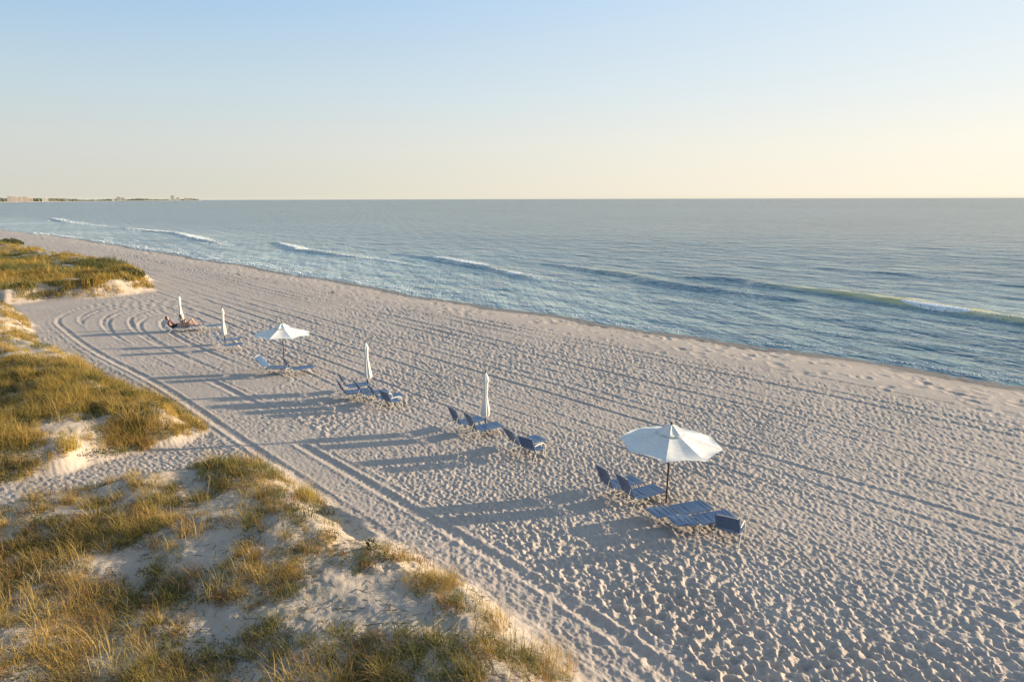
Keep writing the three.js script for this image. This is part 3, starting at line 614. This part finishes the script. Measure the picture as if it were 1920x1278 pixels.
  if (pose.cloth === 'shirt') part(o, 'shirt', meshField((p) => Math.max(body(p) - 0.014, -0.02 - along(p), along(p) - 0.485, Math.abs(p[2]) - 0.27, p[0] - 0.24), up(0.22), 0.42, 84), maroon);
  else part(o, 'swimsuit', meshField((p) => Math.max(body(p) - 0.010, Math.min(Math.abs(along(p) + 0.01) - 0.07, Math.abs(along(p) - 0.34) - 0.055), Math.abs(p[2]) - 0.165, p[0] - 0.21), up(0.17), 0.36, 84), black);
  if (pose.cloth === 'shirt') part(o, 'shorts', meshField((p) => Math.max(body(p) - 0.016, along(p) - 0.04, p[0] - 0.42), [0.25, 0.5, 0], 0.34, 72), black);
  return top(o, 'person', label, 'person');
}
person(-23.60, -46.41, 24, { cloth: 'shirt', legs: [[0.55, 0.60, 0.92, 0.44], [0.56, 0.55, 0.97, 0.44]], arms: [[-0.02, 0.66, 0.30, 0.20, 0.60, 0.16], [0.0, 0.64, 0.32, 0.22, 0.62, 0.12]] }, 'person in maroon shirt reclining on the left lounger, hands in lap');
person(-22.92, -47.01, 26, { cloth: 'swim', legs: [[0.56, 0.52, 1.0, 0.44], [0.48, 0.86, 0.70, 0.46, 0.02]], arms: [[-0.06, 0.64, 0.29, 0.18, 0.52, 0.27], [-0.04, 0.66, 0.31, 0.20, 0.54, 0.26]] }, 'person in black swimwear reclining on a lounger with one knee raised');
console.log('people');

// ---------------------------------------------------------------- dune plants
function tuft(blades, height, spread, width, seed, droop = 0.5, seg = 3) {
  const P = [], I = [];
  const R = (i, s) => hash(i, seed, s);
  for (let b = 0; b < blades; b++) {
    const az = R(b, 1) * 6.283, r0 = spread * Math.sqrt(R(b, 2)), ox = r0 * Math.cos(R(b, 3) * 6.283), oz = r0 * Math.sin(R(b, 3) * 6.283), h = height * (0.45 + 0.55 * R(b, 4)), lean = (0.15 + droop * R(b, 5)) * h, w = width * (0.7 + 0.6 * R(b, 6));
    const dx = Math.cos(az), dz = Math.sin(az), sx = -dz, sz = dx, base = P.length / 3;
    for (let k = 0; k <= seg; k++) {
      const t = k / seg, l = lean * t * t, y = h * (t - 0.28 * droop * t * t * t) - 0.05, ww = w * (1 - t * 0.92) / 2;
      P.push(ox + dx * l - sx * ww, y, oz + dz * l - sz * ww, ox + dx * l + sx * ww, y, oz + dz * l + sz * ww);
      if (k < seg) { const q = base + 2 * k; I.push(q, q + 1, q + 2, q + 1, q + 3, q + 2); }
    }
  }
  const g = new THREE.BufferGeometry();
  g.setAttribute('position', new THREE.Float32BufferAttribute(P, 3)); g.setIndex(I); g.computeVertexNormals();
  return g;
}
function leafy(n, height, spread, leaf, seed) { // low shrub of small leaves on short stems
  const P = [], I = [], R = (i, s) => hash(i, seed, s);
  for (let b = 0; b < n; b++) {
    const a = R(b, 1) * 6.283, r = spread * Math.sqrt(R(b, 2)), y = height * (0.1 + 0.9 * R(b, 3)) * (1 - 0.6 * (r / spread) ** 2), q = P.length / 3, c = V(r * Math.cos(a), y, r * Math.sin(a));
    const d = V(R(b, 4) - 0.5, R(b, 5) * 0.8 - 0.1, R(b, 6) - 0.5).normalize().multiplyScalar(leaf * (0.6 + 0.8 * R(b, 7))), e = V(R(b, 8) - 0.5, R(b, 9) - 0.5, R(b, 10) - 0.5).cross(d).normalize().multiplyScalar(leaf * 0.3);
    for (const v of [c.clone(), c.clone().addScaledVector(d, 0.5).add(e), c.clone().add(d), c.clone().addScaledVector(d, 0.5).sub(e)]) P.push(v.x, v.y, v.z);
    I.push(q, q + 1, q + 2, q, q + 2, q + 3);
  }
  const g = new THREE.BufferGeometry();
  g.setAttribute('position', new THREE.Float32BufferAttribute(P, 3)); g.setIndex(I); g.computeVertexNormals();
  return g;
}
const bladeMat = new THREE.MeshPhysicalMaterial({ color: 0xffffff, roughness: 1, transmission: 0.35, thickness: 0, side: THREE.DoubleSide, specularIntensity: 0.3 }); bladeMat.name = 'grass blade';
const G = { gold: [0.46, 0.305, 0.07], straw: [0.46, 0.34, 0.14], olive: [0.20, 0.165, 0.05], green: [0.115, 0.13, 0.04], rust: [0.30, 0.17, 0.06], dark: [0.085, 0.085, 0.035] };
const bladeOf = (c) => { const m = bladeMat.clone(); m.color = lin(...c); m.name = 'grass blade'; return m; };
const tufts = [tuft(34, 0.62, 0.16, 0.012, 1, 0.75), tuft(30, 0.80, 0.20, 0.013, 2, 0.6), tuft(40, 0.42, 0.22, 0.012, 3, 1.0)];
const farTufts = [tuft(26, 0.75, 0.38, 0.035, 4, 0.7, 2), tuft(26, 0.6, 0.45, 0.035, 5, 0.9, 2)];
const scrub = [leafy(90, 0.24, 0.34, 0.06, 6), leafy(80, 0.16, 0.42, 0.05, 7)];
function scatter(name, label, geos, list) { // list: [x, z, scale, tall, colour, which]
  geos.forEach((geo, w) => {
    const own = list.filter((q) => q[5] === w);
    if (!own.length) return;
    const im = new THREE.InstancedMesh(geo, bladeMat, own.length), M = new THREE.Matrix4(), Q = new THREE.Quaternion(), E = new THREE.Euler(), K = new THREE.Color();
    own.forEach(([x, z, s, tall, c], i) => {
      M.compose(V(x, groundHeight(x, z) - 0.01, z), Q.setFromEuler(E.set(rr(-0.12, 0.12), rr(0, 6.28), rr(-0.05, 0.2))), V(s, s * tall, s));
      im.setMatrixAt(i, M);
      const k = rr(0.75, 1.2);
      im.setColorAt(i, K.setRGB(c[0] * k * rr(0.93, 1.07), c[1] * k, c[2] * k * rr(0.9, 1.1)));
    });
    top(im, name, label[w], 'grass', null, 'stuff');
  });
}
const blend = (a, b, t) => a.map((v, i) => lerp(v, b[i], t));
const near = [], low = [], mid = [], far = [];
const bare = [[-3.1, -13.4, 1.0], [-5.0, -17.3, 0.7], [-4.0, -16.0, 0.8], [-6.1, -12.6, 0.6], [-8.1, -17.6, 0.6], [-10.4, -19.6, 1.1], [-7.3, -15.2, 0.6], [-2.0, -12.4, 0.5], [-9.2, -14.9, 0.5]];
const dense = [[-10.1, -16.8, 1.3], [-9.7, -13.4, 1.5], [-9.0, -20.0, 1.4], [-5.8, -13.9, 0.9], [-6.2, -11.1, 1.2], [-2.4, -11.4, 1.1], [-8.3, -20.6, 1.0], [-11.8, -14.8, 1.2], [-5.9, -18.6, 0.6], [-0.3, -11.6, 0.8]];
for (let i = 0; i < 22000; i++) {
  const x = rr(-17, 3), z = rr(-23, -5), d = polyDist(duneNear, x, z);
  if (d < 0.55 || z > -7 && x > -1) continue;
  let p = 0.33 + 0.38 * fbm(x * 1.4, z * 1.4, 150, 3) - 0.14 * smooth(1.8, 0.5, d);
  for (const [bx, bz, r] of bare) p -= 0.9 * Math.exp(-(((x - bx) ** 2 + (z - bz) ** 2) / (r * r)));
  for (const [bx, bz, r] of dense) p += 0.32 * Math.exp(-(((x - bx) ** 2 + (z - bz) ** 2) / (r * r)));
  if (rnd() > p) continue;
  const t = clamp(0.52 + 0.7 * fbm(x * 0.5, z * 0.5, 160, 2) + rr(-0.25, 0.25));
  const c = t > 0.6 ? blend(G.gold, G.straw, rnd()) : t > 0.3 ? blend(G.olive, G.gold, rnd()) : blend(G.olive, G.green, rnd());
  if (rnd() < 0.66) near.push([x, z, rr(0.45, 1.1) * (rnd() < 0.12 ? 1.35 : 1), rr(0.75, 1.05), rnd() < 0.16 ? G.rust : c, rnd() < 0.4 ? 0 : rnd() < 0.3 ? 1 : 2]);
  else if (d > 1.3) low.push([x, z, rr(0.5, 1.1), rr(0.5, 0.9), blend(G.dark, G.olive, rnd()), rnd() < 0.5 ? 0 : 1]);
}
for (let i = 0; i < 42000; i++) {
  const x = i < 34000 ? rr(-62, -11) : rr(-25, -11), z = i < 34000 ? rr(-60, -14) : rr(-33, -18), d = polyDist(duneMid, x, z);
  if (d < 0.12 || Math.atan2(-x, -z) > 0.9) continue;
  const cl = fbm(x * 0.9, z * 0.9, 171, 2);
  let p = 0.62 + 0.75 * cl + 0.25 * fbm(x * 0.25, z * 0.25, 170, 2);
  for (const [bx, bz, r] of [[-14.3, -25.3, 1.6], [-17.5, -22.6, 1.2], [-19.5, -21.5, 1.8], [-21, -24.5, 2]]) p += 0.55 * Math.exp(-(((x - bx) ** 2 + (z - bz) ** 2) / (r * r)));
  if (rnd() > p) continue;
  const t = clamp(0.55 + 0.6 * fbm(x * 0.3, z * 0.3, 180, 2) + rr(-0.25, 0.25)), c = t > 0.45 ? blend(G.gold, G.straw, rnd() * 0.6) : blend(G.olive, G.gold, rnd());
  if (rnd() < 0.72) mid.push([x, z, rr(0.45, 1.0) + 0.5 * clamp(cl), rr(0.7, 1.15), c, rnd() < 0.4 ? 0 : rnd() < 0.6 ? 1 : 2]);
  else low.push([x, z, rr(0.6, 1.2), rr(0.8, 1.3), blend(G.dark, G.green, rnd()), rnd() < 0.5 ? 0 : 1]);
}
for (let i = 0; i < 42000; i++) {
  const r = 70 * Math.exp(rr(0, 1.55)), a = rr(-0.98, -0.46), x = r * Math.sin(a), z = -r * Math.cos(a), d = polyDist(duneFar, x, z);
  if (d < 0.4) continue;
  const cl = fbm(x * 0.4, z * 0.4, 190, 3);
  if (rnd() > 0.6 + 0.8 * cl) continue;
  const t = clamp(0.5 + 0.7 * fbm(x * 0.08, z * 0.08, 195, 2) + rr(-0.2, 0.2)), c = t > 0.5 ? blend(G.gold, G.olive, rnd() * 0.7) : blend(G.olive, G.green, rnd());
  far.push([x, z, (rr(0.6, 1.3) + 0.7 * clamp(cl)) * (1.15 - 0.35 * smooth(90, 200, r)), rr(0.7, 1.15), c, rnd() < 0.5 ? 0 : 1]);
}
scatter('dune_grass', ['slender golden dune grass covering the nearest dune', 'tall upright golden grass on the nearest dune', 'short drooping grass on the nearest dune'], tufts, near);
scatter('dune_grass', ['slender golden grass on the middle dune left of the tracks', 'tall upright golden grass on the middle dune', 'short drooping grass on the middle dune'], tufts, mid);
scatter('ground_cover', ['dark leafy ground cover between the grass clumps', 'flat creeping dark plants on the shaded dune sand'], scrub, low);
scatter('dune_grass', ['olive and gold grass mass on the far dune', 'low olive grass on the far dune'], farTufts, far);
console.log('plants', near.length, low.length, mid.length, far.length);
function plant(name, x, z, geo, colour, label, category = 'grass') {
  const m = new THREE.Mesh(geo, bladeOf(colour));
  m.position.set(x, groundHeight(x, z) - 0.02, z);
  return top(m, name, label, category);
}
plant('grass_clump', -2.08, -13.9, tuft(340, 0.52, 0.42, 0.008, 51, 1.0), G.gold, 'lone golden clump on the bare dune edge, below the rounded umbrella shadow');
plant('grass_clump', 0.62, -11.6, tuft(420, 0.66, 0.6, 0.008, 52, 1.0), G.gold, 'tall golden clump at the bottom edge, right end of the near dune');
plant('grass_clump', -6.05, -18.6, tuft(160, 0.6, 0.32, 0.012, 53, 0.6), [0.40, 0.33, 0.08], 'yellowish clump where the near dune meets the tracks');
plant('grass_clump', -0.5, -12.5, tuft(340, 0.55, 0.45, 0.008, 54, 1.0), G.gold, 'upright golden clump left of the tall one at the bottom edge');
plant('grass_clump', -15.3, -22.3, tuft(240, 0.95, 0.4, 0.014, 55, 0.5), [0.44, 0.32, 0.07], 'bright yellow clump standing alone by the sandy path of the middle dune');
plant('grass_clump', -8.7, -20.7, tuft(300, 0.62, 0.7, 0.012, 56, 0.7), G.straw, 'straw coloured clump on top of the near dune beside the sandy path');
plant('green_seedling', -3.42, -15.1, leafy(50, 0.28, 0.13, 0.08, 57), [0.05, 0.075, 0.02], 'small dark green plant on bare sand by the rounded umbrella shadow', 'plant');
plant('shrub', -39.4, -70.0, leafy(1500, 1.15, 1.5, 0.2, 58), [0.085, 0.085, 0.03], 'dark green bush at the tip of the far dune', 'shrub');
plant('shrub', -101.5, -139.2, leafy(1300, 1.5, 2.2, 0.3, 59), [0.075, 0.08, 0.03], 'dark green bush at the left edge where the far dune meets the beach', 'shrub');
{ // tall seed stalks
  const stalk = (x, z, h, lean, label) => {
    const o = new THREE.Group(); o.position.set(x, groundHeight(x, z) - 0.02, z);
    const m = bladeOf([0.5, 0.40, 0.22]);
    part(o, 'stem', tube([[0, 0, 0], [lean * 0.2, h * 0.5, 0.02], [lean, h, 0.04]], 0.0035, 8, 5), m);
    const seeds = []; for (let i = 0; i < 26; i++) { const t = 0.72 + 0.28 * i / 26, b = new THREE.ConeGeometry(0.007, 0.045, 4).rotateZ(hash(i, 3, 2) * 2 - 1 + 3.14).translate(lerp(lean * 0.45, lean, (t - 0.72) / 0.28) + (hash(i, 1, 2) - 0.5) * 0.05, h * t, 0.03 + (hash(i, 2, 2) - 0.5) * 0.05); seeds.push(b); }
    part(o, 'seed_head', mergeGeometries(seeds), m);
    part(o, 'leaves', tuft(24, 0.5, 0.08, 0.012, 60 + Math.round(h * 10), 0.8), bladeOf(G.olive));
    top(o, 'sea_oat', label, 'plant');
  };
  stalk(-7.84, -16.3, 1.3, 0.16, 'tall thin pale seed stalk rising from the middle of the near dune');
  stalk(-15.9, -22.9, 1.4, -0.15, 'thin green-grey seed stalk on the shaded side of the middle dune');
}
{ // dead stems and twigs lying on the dune sand
  const m = new THREE.MeshStandardMaterial({ color: 0xffffff, roughness: 1 }); m.name = 'dead stems';
  const list = [];
  for (let i = 0; i < 9000 && list.length < 3600; i++) { const x = rr(-18, 3), z = rr(-26, -6), d = Math.max(polyDist(duneNear, x, z), polyDist(duneMid, x, z)); if (d > 0.2 && rnd() < 0.5 + 0.5 * fbm(x, z, 230, 2)) list.push([x, z]); }
  const im = new THREE.InstancedMesh(new THREE.CylinderGeometry(0.004, 0.006, 1, 4, 1).rotateZ(Math.PI / 2), m, list.length), M = new THREE.Matrix4(), Q = new THREE.Quaternion(), E = new THREE.Euler(), K = new THREE.Color();
  list.forEach(([x, z], i) => { M.compose(V(x, groundHeight(x, z) + 0.008, z), Q.setFromEuler(E.set(0, rr(0, 6.28), rr(-0.2, 0.25))), V(rr(0.08, 0.5), rr(0.7, 1.6), rr(0.7, 1.6))); im.setMatrixAt(i, M); const k = rr(0.35, 1); im.setColorAt(i, K.setRGB(0.34 * k, 0.26 * k, 0.16 * k)); });
  top(im, 'dead_stems', 'dry stems and twigs strewn over the dune sand', 'twigs', null, 'stuff');
}
{ // dry weed and shells that the tide left along the swept strip
  const bit = new THREE.IcosahedronGeometry(1, 0), m = new THREE.MeshStandardMaterial({ color: lin(0.06, 0.045, 0.03), roughness: 0.95 }); m.name = 'dry seaweed';
  const list = [];
  for (let i = 0; i < 700; i++) { const u = rr(-5, 130), C = rr(0, 1) < 0.6 ? -7.6 + 0.5 * vnoise(u * 0.2, 1, 200) + rr(-0.35, 0.35) : rr(-10, -3); if (vnoise(u * 0.35, 9, 201) < 0.05) continue; const v = shoreV(u) + C; list.push([-0.70 * u + 0.714 * v, -0.714 * u - 0.70 * v, rr(0.015, 0.07)]); }
  const im = new THREE.InstancedMesh(bit, m, list.length), M = new THREE.Matrix4(), Q = new THREE.Quaternion(), E = new THREE.Euler();
  list.forEach(([x, z, s], i) => { M.compose(V(x, groundHeight(x, z) + s * 0.1, z), Q.setFromEuler(E.set(rr(-0.2, 0.2), rr(0, 6), 0)), V(s * rr(1, 3), s * 0.35, s)); im.setMatrixAt(i, M); });
  top(im, 'seaweed', 'scattered dark seaweed bits along the tide line', 'seaweed', null, 'stuff');
}

// ---------------------------------------------------------------- the far shore
{
  const polar = (deg, r) => [r * Math.sin(deg * Math.PI / 180), -r * Math.cos(deg * Math.PI / 180)];
  const line = [[-430, -450], [-1000, -900], [-1700, -1700], polar(-38.5, 3300), polar(-36.3, 3850), polar(-34.5, 4400), polar(-32.5, 5300), polar(-30, 6600), polar(-27, 8200), polar(-25.4, 9200), polar(-24.1, 10000), polar(-23.9, 10400)];
  const curve = new THREE.CatmullRomCurve3(line.map((p) => V(p[0], 0, p[1])), false, 'catmullrom', 0.3), n = 240, P = [], I = [], Cc = [];
  for (let i = 0; i <= n; i++) {
    const p = curve.getPoint(i / n), t = curve.getTangent(i / n), nx = t.z, nz = -t.x, land = Math.sign(nx * -1 + nz * 0) || 1; // inland lies to the left
    const prof = [[0, -0.6, [0.6, 0.54, 0.45]], [14, 1.2, [0.6, 0.54, 0.45]], [42, 2.4, [0.58, 0.52, 0.43]], [60, 3.2, [0.12, 0.12, 0.05]], [420, 3.5, [0.10, 0.11, 0.05]], [800, -1, [0.1, 0.1, 0.05]]];
    for (const [d, y, c] of prof) { P.push(p.x + nx * land * d, y, p.z + nz * land * d); Cc.push(...c); }
    if (i < n) for (let k = 0; k < 5; k++) { const a = i * 6 + k; I.push(a, a + 6, a + 1, a + 1, a + 6, a + 7); }
  }
  const g = new THREE.BufferGeometry();
  g.setAttribute('position', new THREE.Float32BufferAttribute(P, 3)); g.setAttribute('color', new THREE.Float32BufferAttribute(Cc, 3)); g.setIndex(I); g.computeVertexNormals();
  const m = new THREE.MeshStandardMaterial({ vertexColors: true, roughness: 1, side: THREE.DoubleSide }); m.name = 'far sand and scrub';
  top(new THREE.Mesh(g, m), 'far_shore', 'thin distant shoreline on the left horizon', 'shore', null, 'structure');
  // woods along it
  const crown = new THREE.IcosahedronGeometry(1, 2), q = crown.attributes.position;
  for (let i = 0; i < q.count; i++) { const k = 1 + 0.28 * vnoise(q.getX(i) * 3 + 5, q.getY(i) * 3 + q.getZ(i) * 2, 210); q.setXYZ(i, q.getX(i) * k, q.getY(i) * k, q.getZ(i) * k); }
  crown.computeVertexNormals();
  const wood = new THREE.MeshStandardMaterial({ color: 0xffffff, roughness: 1 }); wood.name = 'far foliage';
  const N = 2600, im = new THREE.InstancedMesh(crown, wood, N), M = new THREE.Matrix4(), K = new THREE.Color();
  for (let i = 0; i < N; i++) {
    const t = rr(0.08, 0.995), p = curve.getPoint(t), d = curve.getTangent(t), nx = d.z, nz = -d.x, land = Math.sign(-nx) || 1, o = rr(55, 200), clump = 0.7 + 0.6 * fbm(t * 60, 1, 211, 2), s = rr(5, 9.5) * clump;
    M.compose(V(p.x + nx * land * o, 3 + s * 0.5, p.z + nz * land * o), new THREE.Quaternion().setFromEuler(new THREE.Euler(0, rr(0, 6), 0)), V(s * rr(1, 1.7), s * rr(0.8, 1.2), s * rr(1, 1.7)));
    im.setMatrixAt(i, M); const k = rr(0.7, 1.2); im.setColorAt(i, K.setRGB(0.11 * k, 0.115 * k, 0.075 * k));
  }
  top(im, 'far_woods', 'dark low tree belt along the distant shore', 'trees', null, 'stuff');
  // buildings: walls, roof slab, stair tower and a band of balconies per floor
  const wallM = (c) => { const w = new THREE.MeshStandardMaterial({ color: lin(...c), roughness: 0.9 }); w.name = 'render'; return w; }, glass = new THREE.MeshStandardMaterial({ color: lin(0.08, 0.1, 0.12), roughness: 0.3 }); glass.name = 'dark windows';
  const building = (deg, r, w, h, dp, c, label, steps = 1) => {
    const [x, z] = polar(deg, r), o = new THREE.Group(); o.position.set(x, 2, z); o.rotation.y = -deg * Math.PI / 180;
    for (let s = 0; s < steps; s++) {
      const ww = w / steps, hh = h * (1 - 0.22 * (s % 2) - 0.1 * (s === steps - 1 && steps > 2 ? 1 : 0)), x0 = -w / 2 + ww * (s + 0.5);
      const wall = part(o, 'wall', new THREE.BoxGeometry(ww * 0.98, hh, dp).translate(x0, hh / 2, 0), wallM(c));
      const floors = Math.max(2, Math.round(hh / 3.4));
      for (let f = 0; f < floors; f++) part(wall, 'window_band', new THREE.BoxGeometry(ww * 0.86, hh / floors * 0.45, 0.6).translate(x0, (f + 0.5) * hh / floors, dp / 2 + 0.1), glass);
      const roof = part(o, 'roof', new THREE.BoxGeometry(ww * 1.02, 1.2, dp * 1.04).translate(x0, hh + 0.6, 0), wallM(c.map((v) => v * 0.8)));
      part(roof, 'lift_tower', new THREE.BoxGeometry(ww * 0.2, 4, dp * 0.4).translate(x0 + ww * 0.15, hh + 3.2, 0), wallM(c));
    }
    top(o, 'building', label, 'building');
  };
  building(-35.75, 4060, 22, 26, 18, [0.42, 0.40, 0.37], 'narrow grey block at the far left of the distant shore');
  building(-35.1, 4280, 92, 25, 24, [0.50, 0.41, 0.33], 'broad peach building, largest on the distant shore at far left', 4);
  building(-33.8, 4760, 30, 17, 18, [0.6, 0.55, 0.48], 'small cream building right of the broad peach one on the distant shore');
  building(-29.75, 6760, 24, 20, 18, [0.66, 0.62, 0.56], 'small pale block left of the mid-shore tower');
  building(-29.3, 7000, 62, 34, 22, [0.40, 0.40, 0.38], 'grey tower in the middle of the distant shore', 2);
  building(-25.95, 8950, 40, 56, 24, [0.55, 0.52, 0.46], 'tallest slim tower near the right end of the distant shore');
  building(-25.6, 9150, 46, 34, 24, [0.62, 0.58, 0.5], 'lower pale block right beside the tallest slim tower');
  building(-24.9, 9500, 90, 30, 26, [0.5, 0.47, 0.42], 'wide low building at the right end of the distant shore', 3);
}
renderer.render(scene, camera);
